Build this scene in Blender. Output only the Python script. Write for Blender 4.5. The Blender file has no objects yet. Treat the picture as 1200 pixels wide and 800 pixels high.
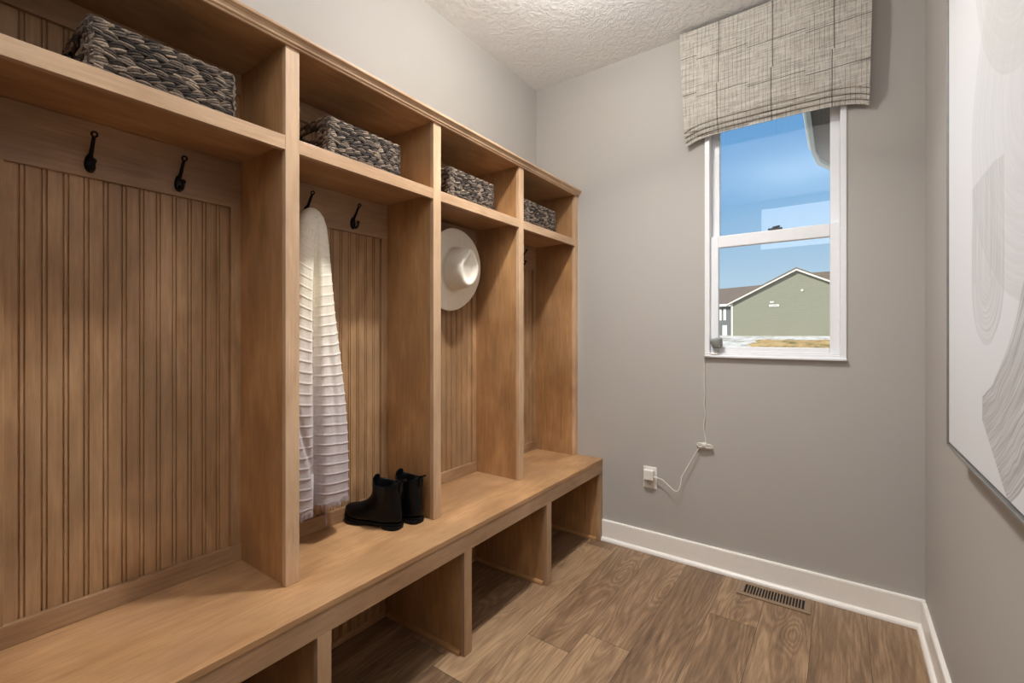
import bpy, bmesh, math, random
from mathutils import Vector, Matrix
R = random.Random(7)
C = bpy.context.scene.collection
S = bpy.context.scene
PI = math.pi

# ------------------------------------------------------------------ sizes (metres; camera stands at x=0, y=0)
D = 2.5186          # window wall
XL, XR = -1.607, 0.285
CEIL = 2.79
YR = -1.0           # wall behind the camera
DIV = [0.125 + 0.5935 * i for i in range(5)]
XF = -1.305         # locker front
XB = -1.142         # bench front
ZB = 0.4766         # bench top
RAIL = -1.585       # face of the rails on the back
BEAD = -1.597       # face of the beadboard
GR = -0.25          # ground outside next to the house

# ------------------------------------------------------------------ materials
def new_mat(name):
    m = bpy.data.materials.new(name); m.use_nodes = True
    nt = m.node_tree; b = nt.nodes['Principled BSDF']
    return m, nt, b
def lin(c):
    f = lambda v: v / 12.92 if v <= 0.04045 else ((v + 0.055) / 1.055) ** 2.4
    return tuple(f(v / 255.0) for v in c) + (1,)
def N(nt, typ, **kw):
    n = nt.nodes.new(typ)
    for k, v in kw.items():
        if k in n.inputs: n.inputs[k].default_value = v
        else: setattr(n, k, v)
    return n
def L(nt, a, b): nt.links.new(a, b)
def ramp(nt, fac, stops):
    r = nt.nodes.new('ShaderNodeValToRGB')
    e = r.color_ramp.elements
    while len(e) < len(stops): e.new(0.5)
    for i, (p, c) in enumerate(stops): e[i].position = p; e[i].color = c if len(c) == 4 else lin(c)
    L(nt, fac, r.inputs[0]); return r.outputs[0]
def math_(nt, op, a, b=None, c=None):
    n = nt.nodes.new('ShaderNodeMath'); n.operation = op
    for i, v in enumerate((a, b, c)):
        if v is None: continue
        if isinstance(v, (int, float)): n.inputs[i].default_value = v
        else: L(nt, v, n.inputs[i])
    return n.outputs[0]
def mixc(nt, fac, a, b, mode='MIX'):
    n = nt.nodes.new('ShaderNodeMix'); n.data_type = 'RGBA'; n.blend_type = mode
    for s, v in ((n.inputs[0], fac), (n.inputs[6], a), (n.inputs[7], b)):
        if isinstance(v, (int, float, tuple)): s.default_value = v
        else: L(nt, v, s)
    return n.outputs[2]
def bump(nt, b, h, strength, dist):
    n = N(nt, 'ShaderNodeBump', Strength=strength, Distance=dist)
    L(nt, h, n.inputs['Height']); L(nt, n.outputs[0], b.inputs['Normal'])
def coords(nt, scale=(1, 1, 1), loc=(0, 0, 0)):
    t = nt.nodes.new('ShaderNodeTexCoord'); m = nt.nodes.new('ShaderNodeMapping')
    m.inputs['Scale'].default_value = scale; m.inputs['Location'].default_value = loc
    L(nt, t.outputs['Object'], m.inputs[0]); return m.outputs[0]
def noise(nt, vec, scale, detail=3, rough=0.55, dist=0.0):
    n = N(nt, 'ShaderNodeTexNoise', Scale=scale, Detail=detail, Roughness=rough, Distortion=dist)
    L(nt, vec, n.inputs['Vector']); return n.outputs[0]
def plain(name, col, rough=0.5, metal=0.0, spec=0.5, var=0.06, vs=40, bmp=0.0):
    """A plain finish with a little procedural mottling."""
    m, nt, b = new_mat(name)
    n = noise(nt, coords(nt), vs, 3)
    c = lin(col); lo = tuple(v * (1 - var) for v in c[:3]) + (1,); hi = tuple(min(1, v * (1 + var)) for v in c[:3]) + (1,)
    L(nt, ramp(nt, n, [(0.3, lo), (0.7, hi)]), b.inputs['Base Color'])
    b.inputs['Roughness'].default_value = rough; b.inputs['Metallic'].default_value = metal
    b.inputs['Specular IOR Level'].default_value = spec
    if bmp: bump(nt, b, n, bmp, 0.002)
    return m

def wood(name, axis, dark=(144, 102, 63), light=(204, 157, 108), rough=0.42, glaze=(152, 122, 92)):
    """Brown-stained maple; the grain runs along axis."""
    m, nt, b = new_mat(name)
    st = [1.0, 1.0, 1.0]; st[axis] = 0.055
    fine = noise(nt, coords(nt, st), 130, 5, 0.65, 0.3)
    st2 = [1.0, 1.0, 1.0]; st2[axis] = 0.22
    mid = noise(nt, coords(nt, st2, (3, 1, 7)), 16, 3, 0.6, 0.8)
    st3 = [1.0, 1.0, 1.0]; st3[axis] = 0.6
    big = noise(nt, coords(nt, st3, (5, 9, 2)), 5.5, 3, 0.5, 0.5)
    f = math_(nt, 'ADD', math_(nt, 'MULTIPLY', fine, 0.34), math_(nt, 'ADD', math_(nt, 'MULTIPLY', mid, 0.30), math_(nt, 'MULTIPLY', big, 0.50)))
    mean = tuple((a + c) / 2 for a, c in zip(dark, light))
    c = ramp(nt, f, [(0.40, dark), (0.56, mean), (0.72, light)])
    gz = ramp(nt, noise(nt, coords(nt, st3, (1, 4, 8)), 3.5, 3, 0.55), [(0.42, (0, 0, 0, 1)), (0.66, (0.45, 0.45, 0.45, 1))])
    L(nt, mixc(nt, gz, c, lin(glaze)), b.inputs['Base Color'])
    b.inputs['Roughness'].default_value = rough; b.inputs['Specular IOR Level'].default_value = 0.4
    bump(nt, b, fine, 0.08, 0.001)
    return m
WV = wood('stained_maple_upright', 2)
WH = wood('stained_maple_lengthwise', 1, (148, 109, 72), (208, 163, 118))
WX = wood('stained_maple_deep', 0)
WFV = wood('face_frame_maple_upright', 2, (170, 136, 104), (222, 188, 154), 0.38, (190, 160, 130))
WFH = wood('face_frame_maple_lengthwise', 1, (164, 130, 99), (218, 184, 150), 0.38, (186, 156, 127))
WBH = wood('rail_maple_lengthwise', 1, (138, 105, 76), (194, 158, 122), 0.38, (156, 130, 104))
WFB = wood('bench_stile_maple', 2, (142, 109, 79), (196, 161, 125), 0.38, (160, 134, 108))
WB = wood('beadboard_maple', 2, (140, 105, 73), (202, 163, 122), 0.36, (160, 133, 105))

def floor_mat():
    m, nt, b = new_mat('oak_vinyl_plank')
    t = nt.nodes.new('ShaderNodeTexCoord'); sp = nt.nodes.new('ShaderNodeSeparateXYZ'); L(nt, t.outputs['Object'], sp.inputs[0])
    x, y = sp.outputs[0], sp.outputs[1]
    W, LEN = 0.186, 1.22
    xs = math_(nt, 'DIVIDE', math_(nt, 'ADD', x, 0.093 + 10 * W), W)
    col = math_(nt, 'FLOOR', xs); fx = math_(nt, 'FRACT', xs)
    wn = nt.nodes.new('ShaderNodeTexWhiteNoise'); wn.noise_dimensions = '1D'; L(nt, col, wn.inputs['W'])
    ys = math_(nt, 'ADD', math_(nt, 'DIVIDE', y, LEN), math_(nt, 'ADD', math_(nt, 'MULTIPLY', wn.outputs[0], 5.0), 20))
    row = math_(nt, 'FLOOR', ys); fy = math_(nt, 'FRACT', ys)
    cv = nt.nodes.new('ShaderNodeCombineXYZ'); L(nt, col, cv.inputs[0]); L(nt, row, cv.inputs[1])
    w2 = nt.nodes.new('ShaderNodeTexWhiteNoise'); w2.noise_dimensions = '2D'; L(nt, cv.outputs[0], w2.inputs['Vector'])
    pid = w2.outputs[0]
    # grain: stretched noise shifted per plank, with cathedral rings
    gv = nt.nodes.new('ShaderNodeCombineXYZ')
    L(nt, math_(nt, 'ADD', x, math_(nt, 'MULTIPLY', pid, 31.0)), gv.inputs[0])
    L(nt, math_(nt, 'ADD', math_(nt, 'MULTIPLY', y, 0.11), math_(nt, 'MULTIPLY', pid, 17.0)), gv.inputs[1])
    n1 = noise(nt, gv.outputs[0], 7.5, 2.5, 0.5, 0.35)
    kv = nt.nodes.new('ShaderNodeCombineXYZ'); L(nt, math_(nt, 'ADD', math_(nt, 'MULTIPLY', x, 2.4), math_(nt, 'MULTIPLY', pid, 23.0)), kv.inputs[0]); L(nt, math_(nt, 'ADD', math_(nt, 'MULTIPLY', y, 0.95), math_(nt, 'MULTIPLY', pid, 11.0)), kv.inputs[1])
    vo = nt.nodes.new('ShaderNodeTexVoronoi'); vo.inputs['Scale'].default_value = 1.5; L(nt, kv.outputs[0], vo.inputs['Vector'])
    kd = vo.outputs['Distance']
    knot = math_(nt, 'EXPONENT', math_(nt, 'MULTIPLY', math_(nt, 'MULTIPLY', kd, kd), -26.0))
    core = math_(nt, 'EXPONENT', math_(nt, 'MULTIPLY', math_(nt, 'MULTIPLY', kd, kd), -260.0))
    field = math_(nt, 'ADD', n1, math_(nt, 'MULTIPLY', knot, 0.42))
    rings = math_(nt, 'MULTIPLY_ADD', math_(nt, 'SINE', math_(nt, 'MULTIPLY', field, 105.0)), 0.5, 0.5)
    gv2 = nt.nodes.new('ShaderNodeCombineXYZ')
    L(nt, math_(nt, 'ADD', x, math_(nt, 'MULTIPLY', pid, 13.0)), gv2.inputs[0]); L(nt, math_(nt, 'MULTIPLY', y, 0.05), gv2.inputs[1])
    fine = noise(nt, gv2.outputs[0], 190.0, 4, 0.7)
    soft = noise(nt, gv.outputs[0], 16.0, 3, 0.6)
    f = math_(nt, 'ADD', math_(nt, 'MULTIPLY', math_(nt, 'MULTIPLY', rings, math_(nt, 'MULTIPLY_ADD', soft, 1.2, -0.1)), 0.20), math_(nt, 'ADD', math_(nt, 'MULTIPLY', fine, 0.42), math_(nt, 'ADD', math_(nt, 'MULTIPLY', soft, 0.42), math_(nt, 'MULTIPLY', pid, 0.20))))
    f = math_(nt, 'SUBTRACT', f, math_(nt, 'MULTIPLY', core, 0.16))
    c = ramp(nt, f, [(0.32, (80, 60, 44)), (0.56, (134, 106, 80)), (0.80, (178, 147, 113))])
    ex = math_(nt, 'MINIMUM', fx, math_(nt, 'SUBTRACT', 1.0, fx)); ey = math_(nt, 'MINIMUM', fy, math_(nt, 'SUBTRACT', 1.0, fy))
    edge = math_(nt, 'MINIMUM', math_(nt, 'MULTIPLY', ex, W), math_(nt, 'MULTIPLY', ey, LEN))
    gap = math_(nt, 'LESS_THAN', edge, 0.0009)
    L(nt, mixc(nt, gap, c, lin((70, 54, 42))), b.inputs['Base Color'])
    b.inputs['Roughness'].default_value = 0.42
    bump(nt, b, math_(nt, 'SUBTRACT', fine, gap), 0.12, 0.0015)
    return m
FLOOR = floor_mat()

def wall_mat():
    m, nt, b = new_mat('greige_wall_paint')
    n = noise(nt, coords(nt), 160, 3)
    L(nt, ramp(nt, noise(nt, coords(nt), 1.5, 2), [(0.2, (182, 177, 171)), (0.8, (186, 181, 175))]), b.inputs['Base Color'])
    b.inputs['Roughness'].default_value = 0.62; bump(nt, b, n, 0.06, 0.001)
    return m
WALL = wall_mat()
def ceil_mat():
    m, nt, b = new_mat('stippled_white_ceiling')
    n = noise(nt, coords(nt), 22, 4, 0.6, 1.6)
    h = ramp(nt, n, [(0.42, (0, 0, 0, 1)), (0.58, (1, 1, 1, 1))])
    b.inputs['Base Color'].default_value = lin((238, 238, 238)); b.inputs['Roughness'].default_value = 0.85
    bump(nt, b, h, 0.42, 0.006)
    return m
CEILM = ceil_mat()
TRIM = plain('white_trim_paint', (250, 245, 238), 0.35, var=0.01)
VINYL = plain('white_window_vinyl', (246, 247, 250), 0.35, var=0.01)
BLACK = plain('black_iron', (16, 15, 16), 0.32, 0.6, var=0.15)
RUBBER = plain('black_rubber', (8, 10, 13), 0.4, spec=0.18, var=0.15, vs=25)
RUBSOLE = plain('black_rubber_sole', (8, 9, 11), 0.5, spec=0.18, var=0.15, vs=25)
ELASTIC = plain('black_elastic', (9, 9, 10), 0.8, var=0.2, vs=300)
FELT = plain('ivory_felt', (243, 236, 221), 0.9, var=0.03, vs=60, bmp=0.1)
PLASTIC = plain('white_plastic', (238, 233, 226), 0.35, var=0.01)
PLASTIC2 = plain('ivory_receptacle_plastic', (222, 216, 208), 0.4, var=0.01)
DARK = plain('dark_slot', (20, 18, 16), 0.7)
CORD = plain('white_cord_rubber', (236, 231, 222), 0.5, var=0.02)
CAMGREY = plain('grey_speckled_plastic', (150, 154, 150), 0.6, var=0.25, vs=600)
LOCKGREY = plain('dark_grey_latch', (70, 72, 78), 0.5)
VENT = plain('brown_register_enamel', (140, 116, 92), 0.45, 0.0, var=0.03)
SILVER = plain('brushed_silver_frame', (160, 158, 154), 0.35, 0.7, var=0.05)
FRBLACK = plain('black_frame_inner', (30, 29, 28), 0.5)

def glass_mat():
    m, nt, b = new_mat('window_glass')
    nt.nodes.remove(b); out = nt.nodes['Material Output']
    tr = nt.nodes.new('ShaderNodeBsdfTransparent'); tr.inputs[0].default_value = (0.97, 0.98, 0.98, 1)
    gl = nt.nodes.new('ShaderNodeBsdfGlossy'); gl.inputs['Roughness'].default_value = 0.0
    fr = nt.nodes.new('ShaderNodeFresnel'); fr.inputs[0].default_value = 1.6
    mx = nt.nodes.new('ShaderNodeMixShader')
    L(nt, fr.outputs[0], mx.inputs[0]); L(nt, tr.outputs[0], mx.inputs[1]); L(nt, gl.outputs[0], mx.inputs[2]); L(nt, mx.outputs[0], out.inputs[0])
    return m
GLASS = glass_mat()

def shade_mat():
    m, nt, b = new_mat('linen_windowpane_fabric')
    t = nt.nodes.new('ShaderNodeTexCoord'); sp = nt.nodes.new('ShaderNodeSeparateXYZ'); L(nt, t.outputs['Object'], sp.inputs[0])
    x, z = sp.outputs[0], sp.outputs[2]
    wob = noise(nt, coords(nt, (1, 1, 1)), 9, 3)
    wob2 = noise(nt, coords(nt, (1, 1, 1), (4, 4, 4)), 3, 2)
    xw = math_(nt, 'ADD', x, math_(nt, 'MULTIPLY', wob, 0.006)); zw = math_(nt, 'ADD', z, math_(nt, 'MULTIPLY', wob, 0.008))
    def lines(v, period, width, off=0.0):
        fr = math_(nt, 'FRACT', math_(nt, 'ADD', math_(nt, 'DIVIDE', v, period), 50 + off))
        d = math_(nt, 'ABSOLUTE', math_(nt, 'SUBTRACT', fr, 0.5))
        return math_(nt, 'LESS_THAN', d, width / period * 0.5)
    weave_v = noise(nt, coords(nt, (1, 1, 0.05)), 260, 3, 0.7)
    weave_h = noise(nt, coords(nt, (0.06, 1, 1)), 170, 3, 0.7)
    base = ramp(nt, math_(nt, 'ADD', math_(nt, 'MULTIPLY', weave_v, 0.45), math_(nt, 'MULTIPLY', weave_h, 0.65)),
                [(0.36, (164, 156, 146)), (0.52, (212, 205, 195)), (0.68, (240, 236, 228))])
    brk = math_(nt, 'GREATER_THAN', noise(nt, coords(nt, (1, 1, 0.25), (9, 2, 3)), 30, 2), 0.46)
    thin = math_(nt, 'MULTIPLY', lines(xw, 0.0185, 0.0016), brk)
    brk2 = math_(nt, 'GREATER_THAN', noise(nt, coords(nt, (0.25, 1, 1), (1, 2, 3)), 30, 2), 0.52)
    thinh = math_(nt, 'MULTIPLY', lines(zw, 0.034, 0.0016), brk2)
    # bold pane lines; each horizontal steps where it meets a vertical
    stepn = math_(nt, 'MULTIPLY', math_(nt, 'FLOOR', math_(nt, 'ADD', math_(nt, 'DIVIDE', x, 0.235), 10.33)), 0.022)
    boldv = lines(math_(nt, 'ADD', xw, math_(nt, 'MULTIPLY', math_(nt, 'GREATER_THAN', z, 0.27), -0.008)), 0.235, 0.0042, 0.40)
    boldh = lines(math_(nt, 'ADD', zw, stepn), 0.19, 0.0036, 0.22)
    c = mixc(nt, math_(nt, 'MULTIPLY', math_(nt, 'MAXIMUM', thin, thinh), 0.62), base, lin((88, 78, 70)))
    c = mixc(nt, math_(nt, 'MULTIPLY', math_(nt, 'MAXIMUM', boldv, boldh), 0.8), c, lin((84, 74, 68)))
    L(nt, c, b.inputs['Base Color']); b.inputs['Roughness'].default_value = 0.9; b.inputs['Specular IOR Level'].default_value = 0.1
    tl = nt.nodes.new('ShaderNodeBsdfTranslucent'); L(nt, c, tl.inputs[0])
    mx = nt.nodes.new('ShaderNodeMixShader'); mx.inputs[0].default_value = 0.28
    L(nt, b.outputs[0], mx.inputs[1]); L(nt, tl.outputs[0], mx.inputs[2]); L(nt, mx.outputs[0], nt.nodes['Material Output'].inputs[0])
    bump(nt, b, weave_h, 0.25, 0.001)
    return m
LINEN = shade_mat()

def blanket_mat():
    m, nt, b = new_mat('ombre_cotton_throw')
    t = nt.nodes.new('ShaderNodeTexCoord'); sp = nt.nodes.new('ShaderNodeSeparateXYZ'); L(nt, t.outputs['Object'], sp.inputs[0])
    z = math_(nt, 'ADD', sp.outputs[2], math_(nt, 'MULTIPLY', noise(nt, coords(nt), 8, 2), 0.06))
    wv = noise(nt, coords(nt, (1, 1, 0.1)), 420, 2); wh = noise(nt, coords(nt, (0.1, 0.1, 1)), 420, 2)
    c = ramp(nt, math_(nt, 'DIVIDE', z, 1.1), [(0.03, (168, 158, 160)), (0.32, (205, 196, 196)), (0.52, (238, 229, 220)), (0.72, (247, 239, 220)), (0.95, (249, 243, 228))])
    w = ramp(nt, math_(nt, 'ADD', wv, wh), [(0.75, (0.84, 0.84, 0.84, 1)), (1.1, (1, 1, 1, 1))])
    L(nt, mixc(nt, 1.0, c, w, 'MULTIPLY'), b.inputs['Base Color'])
    b.inputs['Roughness'].default_value = 0.95; b.inputs['Specular IOR Level'].default_value = 0.1
    bump(nt, b, wv, 0.3, 0.001)
    return m
THROW = blanket_mat()

def basket_mat():
    m, nt, b = new_mat('dark_woven_seagrass')
    g = nt.nodes.new('ShaderNodeNewGeometry')
    st = noise(nt, coords(nt, (1, 1, 1)), 240, 3, 0.7)
    f = math_(nt, 'ADD', math_(nt, 'MULTIPLY', g.outputs['Random Per Island'], 0.50), math_(nt, 'MULTIPLY', st, 0.46))
    L(nt, ramp(nt, f, [(0.15, (24, 21, 20)), (0.40, (66, 58, 53)), (0.62, (122, 108, 96)), (0.84, (186, 165, 142))]), b.inputs['Base Color'])
    b.inputs['Roughness'].default_value = 0.8; b.inputs['Specular IOR Level'].default_value = 0.2
    return m
SEAGRASS = basket_mat()
BASKETIN = plain('basket_lining_dark', (30, 26, 24), 0.9)

def art_mat():
    m, nt, b = new_mat('abstract_brushed_canvas')
    t = nt.nodes.new('ShaderNodeTexCoord'); sp = nt.nodes.new('ShaderNodeSeparateXYZ'); L(nt, t.outputs['Object'], sp.inputs[0])
    y, z = sp.outputs[1], sp.outputs[2]          # object space: y along the wall (1.18 at the far edge), z up from the lower edge
    col = lin((224, 224, 226))
    nz = noise(nt, coords(nt), 5.0, 3)
    wob = math_(nt, 'MULTIPLY_ADD', nz, 0.03, -0.015)
    yw_, zw_ = math_(nt, 'ADD', y, wob), math_(nt, 'ADD', z, wob)
    sub = lambda a_, b_: math_(nt, 'SUBTRACT', a_, b_)
    mul = lambda a_, b_: math_(nt, 'MULTIPLY', a_, b_)
    gt = lambda a_, b_: math_(nt, 'GREATER_THAN', a_, b_)
    lt = lambda a_, b_: math_(nt, 'LESS_THAN', a_, b_)
    def dist(cy, cz, sy=1.0, sz=1.0):
        dy, dz = mul(sub(yw_, cy), sy), mul(sub(zw_, cz), sz)
        return math_(nt, 'SQRT', math_(nt, 'ADD', mul(dy, dy), mul(dz, dz)))
    def hairs(v, fq, lo, hi):
        cvv = nt.nodes.new('ShaderNodeCombineXYZ'); L(nt, mul(v, fq / 6.0), cvv.inputs[0]); L(nt, mul(z, 1.6), cvv.inputs[1]); L(nt, mul(y, 1.6), cvv.inputs[2])
        return math_(nt, 'MULTIPLY_ADD', ramp(nt, noise(nt, cvv.outputs[0], 3.0, 2, 0.6), [(0.36, (0, 0, 0, 1)), (0.64, (1, 1, 1, 1))]), hi - lo, lo)
    # broad pale washes, upper part
    d = dist(0.50, 1.18, 1.0, 0.9); col = mixc(nt, mul(lt(d, 0.39), hairs(d, 240, 0.25, 0.5)), col, lin((196, 194, 190)))
    d = dist(0.45, 0.72, 1.0, 1.25); col = mixc(nt, mul(lt(d, 0.46), hairs(d, 210, 0.2, 0.42)), col, lin((192, 191, 188)))
    # upright combed stroke turning round at its foot
    d = dist(0.78, 0.44, 1.0, 0.0); foot = dist(0.78, 0.42, 1.0, 0.95)
    up_ = mul(gt(zw_, 0.42), lt(d, 0.125)); ft = mul(lt(zw_, 0.42), lt(foot, 0.125))
    col = mixc(nt, mul(mul(up_, lt(zw_, 0.64)), hairs(yw_, 330, 0.15, 0.62)), col, lin((176, 176, 170)))
    col = mixc(nt, mul(ft, hairs(foot, 420, 0.15, 0.62)), col, lin((180, 178, 174)))
    # dark sweeping band at the lower edge
    d = dist(1.05, 0.75)
    band = mul(mul(gt(d, 0.62), lt(d, 0.86)), mul(lt(yw_, 0.81), gt(sub(z, mul(y, 0.65)), -0.40)))
    col = mixc(nt, mul(band, hairs(d, 520, 0.25, 0.85)), col, lin((158, 155, 150)))
    L(nt, col, b.inputs['Base Color']); b.inputs['Roughness'].default_value = 0.55
    bump(nt, b, noise(nt, coords(nt), 300, 2), 0.1, 0.001)
    return m
ART = art_mat()

def siding_mat(name, col):
    m, nt, b = new_mat(name)
    t = nt.nodes.new('ShaderNodeTexCoord'); sp = nt.nodes.new('ShaderNodeSeparateXYZ'); L(nt, t.outputs['Object'], sp.inputs[0])
    fr = math_(nt, 'FRACT', math_(nt, 'DIVIDE', sp.outputs[2], 0.2))
    lo = tuple(int(v * 0.9) for v in col)
    c = ramp(nt, fr, [(0.0, lo), (0.18, col), (1.0, col)])
    L(nt, c, b.inputs['Base Color']); b.inputs['Roughness'].default_value = 0.7
    bump(nt, b, fr, 0.4, 0.02)
    return m
SIDING = siding_mat('sage_grey_siding', (134, 134, 116))
SIDING2 = siding_mat('slate_grey_siding', (104, 108, 108))
SHINGLE = plain('brown_roof_shingle', (116, 102, 88), 0.9, var=0.25, vs=6)
OUTWHITE = plain('white_exterior_trim', (225, 222, 214), 0.6, var=0.02)
SOFFIT = plain('brown_soffit', (74, 64, 56), 0.8, var=0.06)
FASCIA = plain('grey_fascia', (150, 158, 154), 0.6, var=0.04)
def ground_mat():
    m, nt, b = new_mat('pale_rubble_ground')
    n = noise(nt, coords(nt, (1, 0.25, 1)), 1.6, 5, 0.75)
    L(nt, ramp(nt, n, [(0.38, (168, 152, 128)), (0.5, (226, 214, 196)), (0.62, (240, 234, 222))]), b.inputs['Base Color'])
    b.inputs['Roughness'].default_value = 0.95
    return m
GROUND = ground_mat()
def grass_mat():
    m, nt, b = new_mat('dry_grass')
    n = noise(nt, coords(nt, (1, 0.3, 1)), 1.1, 5, 0.75)
    L(nt, ramp(nt, n, [(0.35, (112, 108, 56)), (0.5, (196, 156, 92)), (0.65, (214, 178, 118))]), b.inputs['Base Color'])
    b.inputs['Roughness'].default_value = 0.95
    return m
GRASS = grass_mat()

# ------------------------------------------------------------------ mesh helpers
class MB:
    """Collects shapes in world coordinates and links them as one mesh object."""
    def __init__(self): self.v = []; self.f = []
    def add(self, vs, fs):
        o = len(self.v); self.v += [Vector(p) for p in vs]; self.f += [tuple(i + o for i in f) for f in fs]; return self
    def box(self, x0, x1, y0, y1, z0, z1):
        vs = [(x, y, z) for x in (x0, x1) for y in (y0, y1) for z in (z0, z1)]
        return self.add(vs, [(0, 1, 3, 2), (4, 6, 7, 5), (0, 4, 5, 1), (2, 3, 7, 6), (0, 2, 6, 4), (1, 5, 7, 3)])
    def loft(self, rings, cap0=True, cap1=True, closed=True):
        n = len(rings[0]); vs = [p for r in rings for p in r]; fs = []
        for i in range(len(rings) - 1):
            for j in range(n if closed else n - 1):
                k = (j + 1) % n
                fs.append((i * n + j, i * n + k, (i + 1) * n + k, (i + 1) * n + j))
        if cap0: fs.append(tuple(range(n - 1, -1, -1)))
        if cap1: fs.append(tuple((len(rings) - 1) * n + j for j in range(n)))
        return self.add(vs, fs)
    def prism(self, poly, a0, a1, axis):
        """poly: outline in the two other axes (in x,y,z order), run from a0 to a1 along axis."""
        def P(p, a):
            q = list(p); q.insert(axis, a); return tuple(q)
        return self.loft([[P(p, a0) for p in poly], [P(p, a1) for p in poly]])
    def tube(self, pts, rad, n=8, caps=True):
        pts = [Vector(p) for p in pts]; rings = []
        rads = rad if isinstance(rad, (list, tuple)) else [rad] * len(pts)
        t = (pts[1] - pts[0]).normalized()
        u = t.orthogonal().normalized()
        for i, p in enumerate(pts):
            tn = (pts[min(i + 1, len(pts) - 1)] - pts[max(i - 1, 0)])
            if tn.length < 1e-9: tn = t
            tn.normalize(); u = (u - tn * u.dot(tn)).normalized(); w = tn.cross(u); t = tn
            rings.append([p + (u * math.cos(2 * PI * j / n) + w * math.sin(2 * PI * j / n)) * rads[i] for j in range(n)])
        return self.loft(rings, caps, caps)
    def ball(self, c, r, n=12, m=8, sc=(1, 1, 1)):
        rings = []
        for i in range(m + 1):
            a = -PI / 2 + PI * (0.02 + 0.96 * i / m)
            rings.append([(c[0] + sc[0] * r * math.cos(a) * math.cos(2 * PI * j / n), c[1] + sc[1] * r * math.cos(a) * math.sin(2 * PI * j / n), c[2] + sc[2] * r * math.sin(a)) for j in range(n)])
        return self.loft(rings)
    def xform(self, M): self.v = [M @ p for p in self.v]; return self
    def build(self, name, mat, parent=None, smooth=False, bevel=0.0, segs=2):
        off = Vector((0, 0, 0)); p = parent
        while p is not None: off += p.location; p = p.parent
        me = bpy.data.meshes.new(name); me.from_pydata([tuple(v - off) for v in self.v], [], self.f); me.update()
        bm = bmesh.new(); bm.from_mesh(me); bmesh.ops.recalc_face_normals(bm, faces=bm.faces); bm.to_mesh(me); bm.free()
        if smooth: me.polygons.foreach_set('use_smooth', [True] * len(me.polygons))
        me.materials.append(mat)
        o = bpy.data.objects.new(name, me); C.objects.link(o)
        if parent: o.parent = parent
        if bevel:
            md = o.modifiers.new('bevel', 'BEVEL'); md.width = bevel; md.segments = segs; md.limit_method = 'ANGLE'; md.angle_limit = math.radians(40)
        if smooth:
            try:
                md = o.modifiers.new('wn', 'WEIGHTED_NORMAL') if bevel else None
            except Exception: pass
        return o
def catmull(pts, k=6):
    pts = [Vector(p) for p in pts]; out = []
    for i in range(len(pts) - 1):
        p0 = pts[max(i - 1, 0)]; p1 = pts[i]; p2 = pts[i + 1]; p3 = pts[min(i + 2, len(pts) - 1)]
        for j in range(k):
            t = j / k
            out.append(0.5 * ((2 * p1) + (p2 - p0) * t + (2 * p0 - 5 * p1 + 4 * p2 - p3) * t * t + (3 * p1 - p0 - 3 * p2 + p3) * t ** 3))
    out.append(pts[-1]); return out
def smooth(a, b, t):
    t = max(0.0, min(1.0, (t - a) / (b - a))); return t * t * (3 - 2 * t)
def interp(tab, t):
    if t <= tab[0][0]: return tab[0][1]
    for (a, va), (b, vb) in zip(tab, tab[1:]):
        if t <= b: return va + (vb - va) * (t - a) / (b - a)
    return tab[-1][1]
def tag(o, label=None, cat=None, group=None, kind=None):
    for k, v in (('label', label), ('category', cat), ('group', group), ('kind', kind)):
        if v: o[k] = v
    return o
def thing(name, loc, label, cat, group=None):
    o = bpy.data.objects.new(name, None); o.empty_display_size = 0.05; C.objects.link(o); o.location = loc
    return tag(o, label, cat, group)
def copy_tree(o, parent=None):
    c = o.copy(); C.objects.link(c)
    if parent: c.parent = parent
    for ch in o.children: copy_tree(ch, c)
    return c

# ------------------------------------------------------------------ the room
WX0, WX1, WZ0, WZ1 = -0.570, 0.025, 1.093, 2.46       # window opening
T = 0.12
tag(MB().box(XL - T, XR + T, YR - T, D + T, -0.1, 0).build('floor', FLOOR), kind='structure')
tag(MB().box(XL - T, XR + T, YR - T, D + T, CEIL, CEIL + 0.15).build('ceiling', CEILM), kind='structure')
tag(MB().box(XL - T, XL, YR - T, D + T, 0, CEIL).build('wall_left', WALL), kind='structure')
tag(MB().box(XR, XR + T, YR - T, D + T, 0, CEIL).build('wall_right', WALL), kind='structure')
tag(MB().box(XL, XR, YR - T, YR, 0, CEIL).build('wall_rear', WALL), kind='structure')
def wall_with_hole():
    xs = [XL, WX0, WX1, XR]; zs = [0, WZ0, WZ1, CEIL]; vs = []; fs = []
    for y in (D, D + T):
        for x in xs:
            for z in zs: vs.append((x, y, z))
    I = lambda s, i, j: s * 16 + i * 4 + j
    for i in range(3):
        for j in range(3):
            if (i, j) == (1, 1): continue
            for s in (0, 1): fs.append((I(s, i, j), I(s, i + 1, j), I(s, i + 1, j + 1), I(s, i, j + 1)))
    for a, b in (((1, 1), (1, 2)), ((1, 2), (2, 2)), ((2, 2), (2, 1)), ((2, 1), (1, 1))):
        fs.append((I(0, *a), I(0, *b), I(1, *b), I(1, *a)))
    m = MB(); m.add(vs, fs); return m
tag(wall_with_hole().build('wall_back', WALL), kind='structure')

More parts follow.
